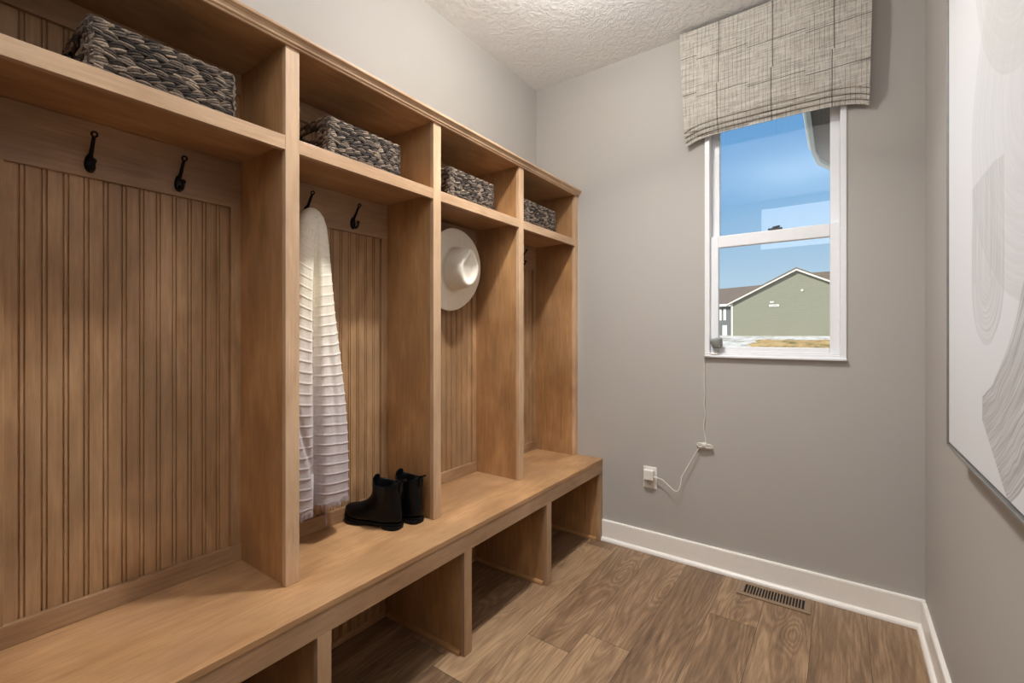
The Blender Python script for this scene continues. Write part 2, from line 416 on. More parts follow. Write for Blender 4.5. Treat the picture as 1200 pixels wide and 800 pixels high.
def base_profile(s):            # (out from wall, z): board with eased top and a shoe moulding
    pts = [(0, 0.001), (0.030, 0.001), (0.0295, 0.008), (0.027, 0.014), (0.022, 0.019), (0.016, 0.0215), (0.0145, 0.022), (0.0145, 0.113), (0.0125, 0.118), (0.009, 0.1195), (0, 0.1195)]
    return [(s * a, z) for a, z in pts]
mb = MB(); mb.prism([(D + a, z) for a, z in base_profile(-1)], XB + 0.002, XR, 0)
tag(mb.build('baseboard_back', TRIM), kind='structure')
mb = MB(); mb.prism([(XR + a, z) for a, z in base_profile(-1)], YR, D - 0.030, 1)
tag(mb.build('baseboard_right', TRIM), kind='structure')

# window: frame, two sashes, panes, latch
win = bpy.data.objects.new('window_1', None); C.objects.link(win); win.location = (WX0, D, WZ0)
win['kind'] = 'structure'
def frame_ring(m, x0, x1, z0, z1, w, y0, y1):
    m.box(x0, x0 + w, y0, y1, z0, z1); m.box(x1 - w, x1, y0, y1, z0, z1)
    m.box(x0 + w, x1 - w, y0, y1, z0, z0 + w); m.box(x0 + w, x1 - w, y0, y1, z1 - w, z1)
m = MB(); frame_ring(m, WX0, WX1, WZ0, WZ1, 0.024, D - 0.008, D + 0.085); m.build('window_frame', VINYL, win, bevel=0.003)
m = MB(); m.box(WX0 - 0.001, WX1 + 0.001, D - 0.020, D + 0.004, WZ0 - 0.002, WZ0 + 0.010); m.build('sill_lip', VINYL, win, bevel=0.003)
def sash(name, x0, x1, z0, z1, ws, wb, wt, y0, y1):
    m = MB(); m.box(x0, x0 + ws, y0, y1, z0, z1); m.box(x1 - ws, x1, y0, y1, z0, z1)
    m.box(x0 + ws, x1 - ws, y0, y1, z0, z0 + wb); m.box(x0 + ws, x1 - ws, y0, y1, z1 - wt, z1)
    s = m.build(name, VINYL, win, bevel=0.004)
    g = MB(); g.box(x0 + ws - 0.004, x1 - ws + 0.004, (y0 + y1) / 2 - 0.002, (y0 + y1) / 2 + 0.002, z0 + wb - 0.004, z1 - wt + 0.004)
    g.build('pane', GLASS, s)
    return s
sl = sash('lower_sash', -0.546, 0.001, 1.117, 1.714, 0.038, 0.030, 0.060, D + 0.016, D + 0.045)
su = sash('upper_sash', -0.546, 0.001, 1.668, 2.436, 0.038, 0.030, 0.030, D + 0.047, D + 0.076)
m = MB(); m.box(-0.285, -0.225, D + 0.018, D + 0.042, 1.7135, 1.724); m.tube([(-0.255, D + 0.028, 1.721), (-0.255, D + 0.028, 1.731)], 0.012, 12)
m.tube([(-0.255, D + 0.028, 1.729), (-0.235, D + 0.014, 1.729)], 0.005, 8)
m.build('sash_lock', LOCKGREY, win, bevel=0.002)

# ------------------------------------------------------------------ storage bench
bench = thing('storage_bench', (XB, 1.3, 0), 'long brown wooden bench with open shoe cubbies under the lockers', 'bench')
m = MB(); m.box(XL + 0.002, XB + 0.002, DIV[0] - 0.037, D - 0.001, ZB - 0.019, ZB); m.build('seat_board', WH, bench, bevel=0.002)
m = MB(); m.box(XB - 0.019, XB, DIV[0] - 0.037, D - 0.001, 0.3936, ZB - 0.019); m.build('front_apron', WBH, bench, bevel=0.001)
for i, d in enumerate(DIV):
    d -= 0.016 * (i == 0)
    y1 = min(d + 0.018, D - 0.002)
    m = MB(); m.box(XL + 0.004, XB - 0.019, d - 0.018, y1, 0.001, ZB - 0.019); p = m.build('partition', WV, bench)
    m = MB(); m.box(XB - 0.019, XB, d - 0.021, min(d + 0.021, D - 0.001), 0.001, 0.3936); m.build('face_stile', WFB, p, bevel=0.001)
    for s in (-1, 1):
        if (i == 0 and s < 0) or (i == 4 and s > 0): continue
        ys = d + s * 0.018
        m = MB(); m.prism([(ys, 0.001), (ys + s * 0.012, 0.001), (ys + s * 0.011, 0.010), (ys + s * 0.006, 0.017), (ys, 0.019)], BEAD + 0.014, XB - 0.021, 0)
        m.build('shoe_moulding', WX, p)

def beadboard(y0, y1, z0, z1, first, x=BEAD, xb=-1.6055):
    """Boards with pairs of grooves; outline in (x, y) run upward."""
    pts = [(x, y0)]
    k = 0
    while True:
        g = first + 0.0388 * k
        if g + 0.008 > y1: break
        if g - 0.008 > y0:
            for o in (-0.0045, 0.0045):
                pts += [(x, g + o - 0.0021), (x - 0.0042, g + o - 0.0006), (x - 0.0042, g + o + 0.0006), (x, g + o + 0.0021)]
                if o < 0: pts += [(x + 0.0003, g)]
        k += 1
    pts += [(x, y1), (xb, y1), (xb, y0)]
    m = MB(); m.prism(pts, z0, z1, 2); return m
for i in range(4):
    a, b = DIV[i] + 0.018 - 0.016 * (i == 0), DIV[i + 1] - 0.018
    beadboard(a + 0.0005, b - 0.0005, 0.001, ZB - 0.02, DIV[i] + 0.084).build('back_panel', WV, bench)
    m = MB(); m.prism([(BEAD, 0.001), (BEAD + 0.013, 0.001), (BEAD + 0.012, 0.010), (BEAD + 0.006, 0.017), (BEAD, 0.019)], a + 0.013, b - 0.013, 1)
    m.build('back_moulding', WH, bench)

# ------------------------------------------------------------------ locker unit on the bench
Z0 = ZB + 0.0005
locker = thing('locker_unit', (XF, 1.3, ZB), 'tall brown wooden lockers with beadboard backs and a top row of open cubbies', 'lockers')
ZT = 2.052
for i, d in enumerate(DIV):
    d -= 0.016 * (i == 0)
    y1 = min(d + 0.0185, D - 0.002)
    m = MB(); m.box(XL + 0.004, XF - 0.019, d - 0.0185, y1, Z0, ZT); p = m.build('divider', WV, locker)
    m = MB(); m.box(XF - 0.019, XF, d - 0.021, min(d + 0.021, D - 0.001), Z0, ZT); m.build('face_stile', WFV, p, bevel=0.001)
m = MB(); m.box(XL + 0.004, XF, DIV[0] - 0.037, D - 0.001, ZT, ZT + 0.016); m.build('top_board', WH, locker)
# crown: small bead, cove and cap, returning along the front
cz = ZT - 0.004
prof = [(XF, cz), (XF + 0.006, cz), (XF + 0.008, cz + 0.003), (XF + 0.006, cz + 0.006), (XF + 0.010, cz + 0.0075), (XF + 0.012, cz + 0.010), (XF + 0.0125, cz + 0.015),
        (XF + 0.015, cz + 0.020), (XF + 0.020, cz + 0.0245), (XF + 0.024, cz + 0.027), (XF + 0.025, cz + 0.031), (XF + 0.025, cz + 0.035), (XF - 0.02, cz + 0.035), (XF - 0.02, cz + 0.021), (XF, cz + 0.021)]
m = MB(); m.prism(prof, DIV[0] - 0.060, D - 0.001, 1); m.build('crown_moulding', WFH, locker)

def hook_mesh():
    """Black double coat hook; origin on the rail, +x out into the room, z=0 at its lowest point."""
    m = MB()
    rings = []
    for (x, s) in ((0.0, 1.0), (0.003, 1.0), (0.006, 0.86), (0.0085, 0.55), (0.0095, 0.15)):
        rings.append([(x, s * 0.0115 * math.cos(2 * PI * j / 20) * (1 - 0.22 * math.sin(2 * PI * j / 20)), 0.026 + s * 0.025 * math.sin(2 * PI * j / 20)) for j in range(20)])
    m.loft(rings)
    up = catmull([(0.004, 0, 0.040), (0.012, 0, 0.048), (0.022, 0, 0.062), (0.033, 0, 0.078), (0.040, 0, 0.086)], 5)
    m.tube(up, [0.0052 - 0.0012 * i / len(up) for i in range(len(up))], 8)
    # flattened tip with an eye
    ring = []
    for j in range(19):
        a = 2 * PI * j / 18
        ring.append((0.043 + 0.0062 * math.sin(a) * 0.55, 0.0058 * math.cos(a), 0.0905 + 0.0062 * math.sin(a) * 0.85))
    m.tube(ring, 0.0026, 7)
    lo = catmull([(0.004, 0, 0.018), (0.013, 0, 0.008), (0.024, 0, 0.005), (0.032, 0, 0.011), (0.035, 0, 0.022)], 5)
    m.tube(lo, 0.0044, 8)
    m.ball((0.035, 0, 0.025), 0.0068)
    for z in (0.038, 0.016): m.ball((0.0085, 0.0, z), 0.003, 8, 5, (0.6, 1, 1))
    return m
hook_src = None
for i in range(4):
    a, b = DIV[i] + 0.0185 - 0.016 * (i == 0), DIV[i + 1] - 0.0185
    ya, yb = DIV[i] + 0.054, DIV[i] + 0.545
    # main shelf and its front rail
    m = MB(); m.box(XL + 0.004, XF - 0.019, a, b, 1.764, 1.783); p = m.build('shelf', WH, locker)
    m = MB(); m.box(XF - 0.019, XF - 0.0005, DIV[i] + 0.021 - 0.016 * (i == 0), DIV[i + 1] - 0.021 if i < 3 else DIV[4] - 0.021, 1.745, 1.786); m.build('shelf_edge', WFH, p, bevel=0.001)
    # lower back: beadboard with rails and stiles
    beadboard(a, b, Z0, 1.763, DIV[i] + 0.084).build('back_panel', WB, locker)
    m = MB(); m.box(BEAD, RAIL, a, b, 1.617, 1.763); rail = m.build('hook_rail', WBH, locker, bevel=0.001)
    m = MB(); m.box(BEAD, RAIL + 0.004, a, b, Z0, 0.530); m.build('bottom_rail', WBH, locker, bevel=0.0015)
    for (s0, s1) in ((a, ya), (yb, b)):
        m = MB(); m.box(BEAD, RAIL, s0, s1, 0.530, 1.617); m.build('back_stile', WB, locker, bevel=0.001)
    # upper back
    beadboard(a, b, 1.7835, ZT - 0.0005, DIV[i] + 0.084).build('upper_back_panel', WB, locker)
    m = MB(); m.box(BEAD, RAIL, a, b, 1.985, ZT - 0.0005); m.build('upper_rail', WBH, locker, bevel=0.001)
    for yk in (DIV[i] + 0.205, DIV[i] + 0.402):
        if hook_src is None:
            hook_src = hook_mesh().xform(Matrix.Translation(Vector(locker.location))).build('coat_hook', BLACK, None, smooth=True)
            hook_src.data.transform(Matrix.Translation(-Vector(locker.location))); h = hook_src
        else:
            h = hook_src.copy(); C.objects.link(h)
        h.parent = rail; h.location = Vector((RAIL, yk, 1.628)) - Vector(locker.location)
        h['label'] = 'black iron coat hook'

# ------------------------------------------------------------------ baskets
def make_basket():
    """Origin at the middle of the base; long side along y, front face at +x."""
    root = thing('woven_basket', (0, 0, 0), '', 'basket', 'dark woven baskets in the top cubbies')
    W, Dp, H = 0.150, 0.120, 0.124          # half length (y), half depth (x), height
    hz0, hz1, hw = 0.068, 0.098, 0.040      # handle opening in each end
    m = MB(); t = 0.010; e = 0.007
    m.box(-Dp + e, Dp - e, -W + e, W - e, 0.0, 0.006)
    for s in (-1, 1):
        xa, xb = sorted((s * (Dp - e), s * (Dp - t)))
        m.box(xa, xb, -W + e, W - e, 0.0, H - 0.004)
        ya, yb = sorted((s * (W - e), s * (W - t)))
        m.box(-Dp + t, -hw, ya, yb, 0, H - 0.004); m.box(hw, Dp - t, ya, yb, 0, H - 0.004)
        m.box(-hw, hw, ya, yb, 0, hz0); m.box(-hw, hw, ya, yb, hz1, H - 0.004)
    m.build('inner_shell', BASKETIN, root)
    rr = random.Random(3)
    body = MB()
    def strand(c, u, n, ln, wd, tilt):
        # a bundle of three flat blades lying on the face: u along the row, n outward
        z = Vector((0, 0, 1))
        for q in range(4):
            off = (q - 1.5) * wd * 0.34
            d = (u * math.cos(tilt + rr.uniform(-.10, .10)) + z * math.sin(tilt + rr.uniform(-.10, .10)))
            pv = d.cross(n).normalized()
            rings = []
            for k in range(6):
                s = k / 5 * 2 - 1
                hgt = 0.0055 * (1 - s * s) ** 0.8 + 0.0006 - 0.0026 * abs(s)
                sp = 0.30 + 0.70 * (1 - s * s) ** 0.5
                cc = c + d * (s * ln * (0.5 + rr.uniform(-.03, .03))) + pv * off * sp * 1.3 + n * (hgt + rr.uniform(0, .0012))
                r = wd * 0.23 * (0.35 + 0.65 * (1 - s * s) ** 0.5)
                rings.append([cc + pv * (r * math.cos(2 * PI * j / 6)) + n * (r * 0.75 * math.sin(2 * PI * j / 6)) for j in range(6)])
            body.loft(rings)
    rows = 6; rh = (H - 0.006) / rows
    def face(c0, u, n, half, hole):
        ncol = max(3, round(2 * half / 0.034)); cw = 2 * half / ncol
        for r in range(rows):
            z = 0.006 + rh * (r + 0.5)
            for k in range(ncol + 1):
                s = -half + cw * (k + (0.5 if r % 2 else 0.0))
                if s > half - 0.006: s = half - 0.012
                if s < -half + 0.006: s = -half + 0.012
                if hole and abs(s) < hw + 0.018 and hz0 - 0.010 < z < hz1 + 0.006: continue
                strand(c0 + u * s + Vector((0, 0, z)), u, n, cw * 1.30, rh * 0.72, (0.30 if r % 2 else -0.10) + rr.uniform(-.08, .08))
    X, Y = Vector((1, 0, 0)), Vector((0, 1, 0))
    face(X * (Dp - e), Y, X, W - 0.003, False); face(X * -(Dp - e), Y, -X, W - 0.003, False)
    face(Y * (W - e), X, Y, Dp - 0.003, True); face(Y * -(W - e), X, -Y, Dp - 0.003, True)
    # corner posts
    for sx in (-1, 1):
        for sy in (-1, 1):
            for q in range(3):
                body.tube([(sx * (Dp - 0.004) + 0.0028 * math.cos(2.1 * q + 1.4 * k), sy * (W - 0.004) + 0.0028 * math.sin(2.1 * q + 1.4 * k), 0.002 + (H - 0.006) * k / 12) for k in range(13)], 0.0026, 6)
    body.build('woven_body', SEAGRASS, root, smooth=True)
    rim = MB()
    path = [(Dp - .004, -W + .004), (Dp - .004, W - .004), (-Dp + .004, W - .004), (-Dp + .004, -W + .004)]
    for a, b in zip(path, path[1:] + path[:1]):
        ln = math.dist(a, b); k = int(ln / 0.014)
        for q in range(k):
            f0, f1 = q / k, (q + 1.5) / k
            p0 = Vector((a[0] + (b[0] - a[0]) * f0, a[1] + (b[1] - a[1]) * f0, H - 0.007)); p1 = Vector((a[0] + (b[0] - a[0]) * min(f1, 1), a[1] + (b[1] - a[1]) * min(f1, 1), H - 0.0005))
            mid = (p0 + p1) / 2 + Vector((0, 0, 0.0015))
            rim.tube([p0, mid, p1], [0.0022, 0.0048, 0.0022], 6)
    rim.build('rim', SEAGRASS, root, smooth=True)
    for s in (-1, 1):
        hd = MB()
        for q in range(6):
            x0 = -hw + 2 * hw * q / 6
            hd.tube([(x0 - .004, s * (W - .007), hz1 + 0.002), (x0 + .008, s * (W - .005), hz1 + 0.006), (x0 + .018, s * (W - .007), hz1 + 0.003)], [0.002, 0.0045, 0.002], 6)
        hd.build('handle', SEAGRASS, root, smooth=True)
    return root
bk = make_basket()
BL = ['dark woven basket in the top cubby of the nearest locker bay, above two bare hooks',
      'dark woven basket in the top cubby directly above the hanging blanket',
      'dark woven basket in the top cubby directly above the white hat',
      'dark woven basket in the top cubby at the far end, nearest the window wall']
for i, (xfr, yc) in enumerate([(-1.336, 0.425), (-1.334, 0.999), (-1.326, 1.557), (-1.328, 2.136)]):
    b = bk if i == 0 else copy_tree(bk)
    b.location = (xfr - 0.120, yc, 1.7865); b['label'] = BL[i]

# ------------------------------------------------------------------ throw blanket on the first hook of the second bay
HK = DIV[1] + 0.205
def make_blanket():
    bt = thing('throw_blanket', (-1.5, HK, 0.60), 'ribbed cream blanket fading to mauve grey, hanging from a hook in the lockers', 'blanket')
    ztop, zbot = 1.652, 0.615
    hwid = [(0.0, 0.014), (0.008, 0.026), (0.025, 0.040), (0.06, 0.052), (0.12, 0.060), (0.2, 0.068), (0.35, 0.080), (0.5, 0.094), (0.65, 0.108), (0.78, 0.118), (0.9, 0.122), (1.0, 0.121)]
    dep = [(0.0, 0.014), (0.008, 0.022), (0.025, 0.030), (0.06, 0.036), (0.15, 0.040), (0.4, 0.047), (0.7, 0.054), (1.0, 0.056)]
    cyt = [(0.0, HK - 0.022), (0.15, HK - 0.022), (0.35, HK - 0.021), (0.7, HK - 0.008), (1.0, HK - 0.006)]
    cre = [(0.0, 0.0), (0.15, -0.02), (0.35, -0.10), (0.6, -0.16), (1.0, -0.16)]
    NZ, NA = 560, 150
    rings = []
    for i in range(NZ + 1):
        t = (i / NZ) ** 1.0
        w = interp(hwid, t); d = interp(dep, t); cy = interp(cyt, t); cr = interp(cre, t)
        cx = -1.513 + 0.0 * t
        ring = []
        for j in range(NA):
            a = 2 * PI * j / NA
            ca, sa = math.cos(a), math.sin(a)          # ca: +x front, sa: +y
            yy = math.copysign(abs(sa) ** 0.85, sa)
            xx = math.copysign(abs(ca) ** 0.75, ca)
            lobe = yy - cr
            crease = math.exp(-(lobe / 0.13) ** 2) * smooth(0.02, 0.25, t) * (0.72 if ca > 0 else 0.0)
            crease2 = 0.22 * math.exp(-((yy - 0.42) / 0.12) ** 2) * smooth(0.35, 0.6, t) * (1 - smooth(0.75, 0.95, t)) * (ca > 0)
            foldl = 0.20 * math.exp(-((yy + 0.92 - 0.75 * smooth(0.55, 1.0, t)) / 0.07) ** 2) * smooth(0.55, 0.7, t) * (ca > 0)
            xo = d * xx * (1 - crease - crease2 - foldl) if ca > 0 else d * xx * 0.9
            yo = w * yy
            # pin-tucks across the cloth
            drop = (1 - t) * (ztop - zbot)
            right = lobe > 0
            tilt = (0.030 if right else -0.035) * (1 - smooth(0.3, 0.8, t)) * yy + 0.006 * math.sin(3 * yy + (2 if right else 0)) + 0.010 * (1 - abs(xx)) * 0
            ph = (t * (ztop - zbot) + tilt + (0.011 if right else 0.0)) / 0.0345
            fr = ph - math.floor(ph)
            amp = 0.0019 * smooth(0.12, 0.45, t) + 0.0008 * smooth(0.02, 0.1, t)
            rid = amp * math.exp(-((fr - 0.5) / 0.075) ** 2) + 0.0006 * smooth(0.15, 0.4, t) * math.sin(PI * fr)
            nrm = Vector((ca, sa, 0))
            wave = 0.0022 * math.sin(9 * a + 6 * t) * smooth(0.1, 0.5, t)
            z = ztop - t * (ztop - zbot) * (1.0 if right else 1.012)
            if t > 0.985: z += 0.004 * math.sin(a * 11)
            p = Vector((cx + xo, cy + yo, z)) + nrm * (rid + wave)
            ring.append(p)
        rings.append(ring)
    m = MB(); m.loft(rings, True, False)
    # hem turns inward
    last = rings[-1]; c = sum(last, Vector()) / len(last)
    m.loft([last, [c + (p - c) * 0.8 + Vector((0, 0, 0.01)) for p in last], [c + (p - c) * 0.7 + Vector((0, 0, 0.12)) for p in last]], False, True)
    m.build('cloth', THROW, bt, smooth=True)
    fr = MB(); rr = random.Random(5)
    for j in range(0, NA * 3):
        p = last[j % NA]; q = last[(j + 1) % NA]; f = rr.random()
        s = p + (q - p) * f
        fr.tube([s + Vector((0, 0, .003)), s + Vector((rr.uniform(-.002, .002), rr.uniform(-.002, .002), -rr.uniform(.006, .012))), s + Vector((rr.uniform(-.004, .004), rr.uniform(-.004, .004), -rr.uniform(.012, .021)))], [0.0010, 0.0009, 0.0004], 4)
    f = fr.build('fringe', THROW, bt); f['kind'] = 'stuff'
    tg = MB()
    tg.tube(catmull([(-1.515, 0.955, 0.64), (-1.514, 0.956, 0.59), (-1.513, 0.957, 0.558), (-1.512, 0.959, 0.520)], 5), 0.0035, 6)
    tg.build('hanging_thread', THROW, bt)
make_blanket()

# ------------------------------------------------------------------ felt hat in the third bay
def make_hat():
    cx, cy, cz = -1.532, 1.650, 1.523        # centre of the brim plane; crown points to +x, front of the hat is up
    ht = thing('felt_hat', (cx, cy, cz - 0.195), 'wide brimmed ivory felt hat with a teardrop crown hanging in the third locker bay', 'hat')
    NA = 96
    def oval(a, ry, rz, pinch=0.0):
        s, c = math.sin(a), math.cos(a)      # s up (front), c along y
        w = ry * (1 - pinch * smooth(0.0, 1.0, s))
        return c * w, s * rz
    rings = []
    def ring(ry, rz, x, pinch=0.0, dz=0.0, dy=0.0, curl=0.0):
        out = []
        for j in range(NA):
            a = 2 * PI * j / NA
            u, v = oval(a, ry, rz, pinch)
            xx = x + curl * (abs(math.cos(a)) ** 2) - 0.3 * curl * (abs(math.sin(a)) ** 2)
            out.append((cx + xx + (dz + v) * 0.13, cy + dy + u - xx * 0.0, cz + dz + v))
        rings.append(out)
    # outside of the brim edge to crown
    brim = [(0.187, 0.197, -0.002, 0.014), (0.189, 0.199, 0.001, 0.014), (0.187, 0.197, 0.003, 0.0135), (0.165, 0.178, 0.002, 0.009), (0.140, 0.155, 0.002, 0.004), (0.115, 0.132, 0.002, 0.002), (0.098, 0.115, 0.003, 0.0), (0.090, 0.107, 0.006, 0)]
    for ry, rz, x, cu in brim: ring(ry, rz, x, curl=cu)
    for ry, rz, x, pn in [(0.086, 0.103, 0.012, 0.0), (0.084, 0.101, 0.030, 0.02), (0.080, 0.098, 0.055, 0.08), (0.075, 0.094, 0.080, 0.20), (0.070, 0.090, 0.096, 0.34), (0.066, 0.087, 0.104, 0.44), (0.061, 0.083, 0.109, 0.50), (0.055, 0.077, 0.110, 0.54)]:
        ring(ry, rz, x, pn, dz=0.002)
    for ry, rz, x, pn in [(0.048, 0.070, 0.108, 0.58), (0.041, 0.062, 0.102, 0.60), (0.032, 0.052, 0.096, 0.58), (0.020, 0.036, 0.095, 0.5), (0.006, 0.012, 0.096, 0.2)]:
        ring(ry, rz, x, pn, dz=0.003)
    m = MB(); m.loft(rings, False, True)
    # inside of the brim and crown (hollow)
    outer = rings[:8]; inn = [rings[0]]
    rings = []
    for ry, rz, x, cu in [(0.184, 0.194, -0.004, 0.014), (0.165, 0.178, -0.002, 0.009), (0.140, 0.155, -0.002, 0.002), (0.098, 0.115, -0.001, 0.0), (0.086, 0.103, 0.002, 0)]: ring(ry, rz, x, curl=cu)
    for ry, rz, x, pn in [(0.082, 0.099, 0.012, 0), (0.080, 0.097, 0.03, 0.02), (0.076, 0.094, 0.055, 0.08), (0.070, 0.089, 0.078, 0.2), (0.03, 0.05, 0.086, 0.4)]: ring(ry, rz, x, pn)
    m.loft(inn + rings, False, True)
    o = m.build('hat_felt', FELT, ht, smooth=True)
    md = o.modifiers.new('sub', 'SUBSURF'); md.levels = 1; md.render_levels = 1
    bd = MB(); rings = []
    for ry, rz, x in [(0.0872, 0.1045, 0.007), (0.0872, 0.1042, 0.011), (0.0856, 0.1028, 0.023), (0.0846, 0.1018, 0.026)]: ring(ry, rz, x, 0.01, dz=0.002)
    bd.loft(rings, False, False); bd.build('hat_band', plain('ivory_grosgrain', (236, 228, 212), 0.8, var=0.05, vs=300), ht, smooth=True)
make_hat()

# ------------------------------------------------------------------ boots
def make_boot(name, heel, ang, label):
    """Local: +u points to the toe, v across, heel back at u=0."""
    bt = thing(name, (heel[0], heel[1], ZB), label, 'boot', None)
    ca, sa = math.cos(ang), math.sin(ang)
    W = lambda u, v, z: (heel[0] + u * ca - v * sa, heel[1] + u * sa + v * ca, ZB + z)
    NA = 40
    def outline(u0, u1, wh, wm, wt, z, toe_z=0.0):
        """foot-shaped plan slice from u0 to u1, half widths at heel, middle, ball"""
        ring = []
        for j in range(NA):
            a = 2 * PI * j / NA
            t = 0.5 - 0.5 * math.cos(a)                       # 0 heel .. 1 toe
            env = math.sqrt(max(0, 1 - (2 * t - 1) ** 2)) ** 0.78
            wid = interp([(0, wh), (0.25, wh), (0.5, wm), (0.75, wt), (1, wt * 0.9)], t)
            v = math.copysign(env * wid, math.sin(a)) if abs(math.sin(a)) > 1e-6 else 0
            ring.append(W(u0 + (u1 - u0) * t, v, z + toe_z * max(0, (t - 0.72) / 0.28) ** 2))
        return ring
    # sole with separate heel block, slightly sprung toe
    s = MB()
    s.loft([outline(0.0, 0.258, 0.034, 0.034, 0.045, 0.0125, 0.012), outline(-0.001, 0.262, 0.0365, 0.0365, 0.0475, 0.015, 0.012), outline(-0.001, 0.262, 0.0365, 0.0365, 0.0475, 0.020, 0.012), outline(0.0, 0.260, 0.036, 0.036, 0.047, 0.022, 0.012)])
    front = []
    for z in (0.003, 0.0135):
        r = outline(0.105, 0.258, 0.036, 0.044, 0.046, z, 0.014); front.append(r)
    s.loft(front)
    hb = MB()
    hr = []
    for z, g in ((0.0004, -0.001), (0.002, 0.0), (0.0132, 0.001)):
        ring = []
        for j in range(28):
            a = 2 * PI * j / 28
            u = 0.038 + (0.039 + g) * math.copysign(abs(math.cos(a)) ** 0.8, math.cos(a)); v = (0.034 + g) * math.copysign(abs(math.sin(a)) ** 0.7, math.sin(a))
            ring.append(W(u, v, z))
        hr.append(ring)
    hb.loft(hr)
    so = s.build('sole', RUBSOLE, bt, smooth=False, bevel=0.0)
    hb.build('heel', RUBSOLE, bt, bevel=0.001)
    # upper: horizontal slices, the front receding up the instep
    m = MB(); rings = []
    prof = [(0.0205, 0.260, 0.0362, 0.0362, 0.047), (0.032, 0.262, 0.037, 0.037, 0.0475), (0.045, 0.260, 0.037, 0.037, 0.047), (0.054, 0.255, 0.037, 0.037, 0.045), (0.061, 0.246, 0.037, 0.037, 0.042), (0.066, 0.234, 0.037, 0.037, 0.039),
            (0.070, 0.219, 0.037, 0.037, 0.036), (0.074, 0.203, 0.037, 0.037, 0.034), (0.080, 0.184, 0.037, 0.037, 0.034), (0.088, 0.166, 0.037, 0.037, 0.035), (0.097, 0.150, 0.037, 0.038, 0.036),
            (0.108, 0.137, 0.038, 0.039, 0.038), (0.120, 0.128, 0.039, 0.040, 0.039), (0.134, 0.123, 0.040, 0.042, 0.040), (0.148, 0.121, 0.041, 0.043, 0.041), (0.160, 0.120, 0.042, 0.044, 0.042)]
    for z, u1, wh, wm, wt in prof:
        u0 = interp([(0.02, 0.0), (0.05, -0.003), (0.08, 0.002), (0.11, 0.006), (0.16, 0.0)], z)
        rings.append(outline(u0, u1, wh, wm, wt, z, 0.012 * max(0, 1 - (z - 0.0205) / 0.05)))
    # top edge dips at the sides, lifts front and back
    def top(ring, dz, shrink):
        out = []
        for j, p in enumerate(ring):
            a = 2 * PI * j / NA; t = 0.5 - 0.5 * math.cos(a)
            c = W(0.06, 0, 0); lift = dz + 0.016 * (2 * t - 1) ** 2 - 0.004
            out.append((c[0] + (p[0] - c[0]) * shrink, c[1] + (p[1] - c[1]) * shrink, p[2] + lift))
        return out
    base = rings[-1]
    rings += [top(base, 0.008, 1.0), top(base, 0.0085, 0.985), top(base, 0.006, 0.93), [(p[0], p[1], p[2]) for p in top(base, -0.03, 0.90)], top(base, -0.11, 0.84)]
    m.loft(rings, True, True)
    up = m.build('upper', RUBBER, bt, smooth=True)
    md = up.modifiers.new('sub', 'SUBSURF'); md.levels = 1; md.render_levels = 1
    # elastic gussets on both sides
    for sgn in (-1, 1):
        g = MB(); rg = []
        for z, hw_ in ((0.098, 0.004), (0.110, 0.012), (0.130, 0.018), (0.150, 0.021), (0.163, 0.022)):
            v = interp([(0.09, 0.0385), (0.12, 0.0405), (0.165, 0.0445)], z) * sgn
            rg.append([W(0.062 - hw_, v * 0.985, z), W(0.062 - hw_ * 0.5, v * 1.02, z), W(0.062, v * 1.035, z), W(0.062 + hw_ * 0.5, v * 1.02, z), W(0.062 + hw_, v * 0.985, z), W(0.062, v * 0.85, z)])
        g.loft(rg); g.build('elastic_gusset', ELASTIC, bt, smooth=False)
    # pull tabs
    t1 = MB(); t2 = MB()
    def strap(mm, pts, hw_):
        rg = []
        for (u, z) in pts: rg.append((u, z))
        top_ = []
        n = len(rg)
        for i, (u, z) in enumerate(rg):
            du = rg[min(i + 1, n - 1)][0] - rg[max(i - 1, 0)][0]; dz = rg[min(i + 1, n - 1)][1] - rg[max(i - 1, 0)][1]
            l = math.hypot(du, dz); nu, nz = -dz / l * 0.0012, du / l * 0.0012
            top_.append([W(u + nu, -hw_, z + nz), W(u + nu, hw_, z + nz), W(u - nu, hw_, z - nz), W(u - nu, -hw_, z - nz)])
        mm.loft(top_)
    strap(t1, [(-0.0015, 0.140), (-0.002, 0.165), (-0.004, 0.180), (-0.012, 0.187), (-0.020, 0.188), (-0.022, 0.185), (-0.014, 0.182), (0.000, 0.178), (0.004, 0.168)], 0.009)
    t1.build('pull_tab', RUBBER, bt)
    rg = []
    for z, hw_ in ((0.150, 0.019), (0.170, 0.021), (0.184, 0.020), (0.192, 0.013), (0.194, 0.006)):
        uu = 0.118 - (z - 0.150) * 0.12
        rg.append([W(uu, -hw_, z), W(uu + 0.004, 0, z), W(uu, hw_, z), W(uu - 0.003, hw_ * 0.9, z), W(uu + 0.001, 0, z), W(uu - 0.003, -hw_ * 0.9, z)])
    t2.loft(rg); t2.build('front_tongue', RUBBER, bt, smooth=False)
    return bt
make_boot('ankle_boot', (-1.345, 1.160), math.radians(180 + 13), 'black rubber ankle boot on the bench, the nearer one with its toe showing')
make_boot('ankle_boot', (-1.325, 1.241), math.radians(180 + 3), 'black rubber ankle boot on the bench, mostly hidden behind its mate, next to the divider')

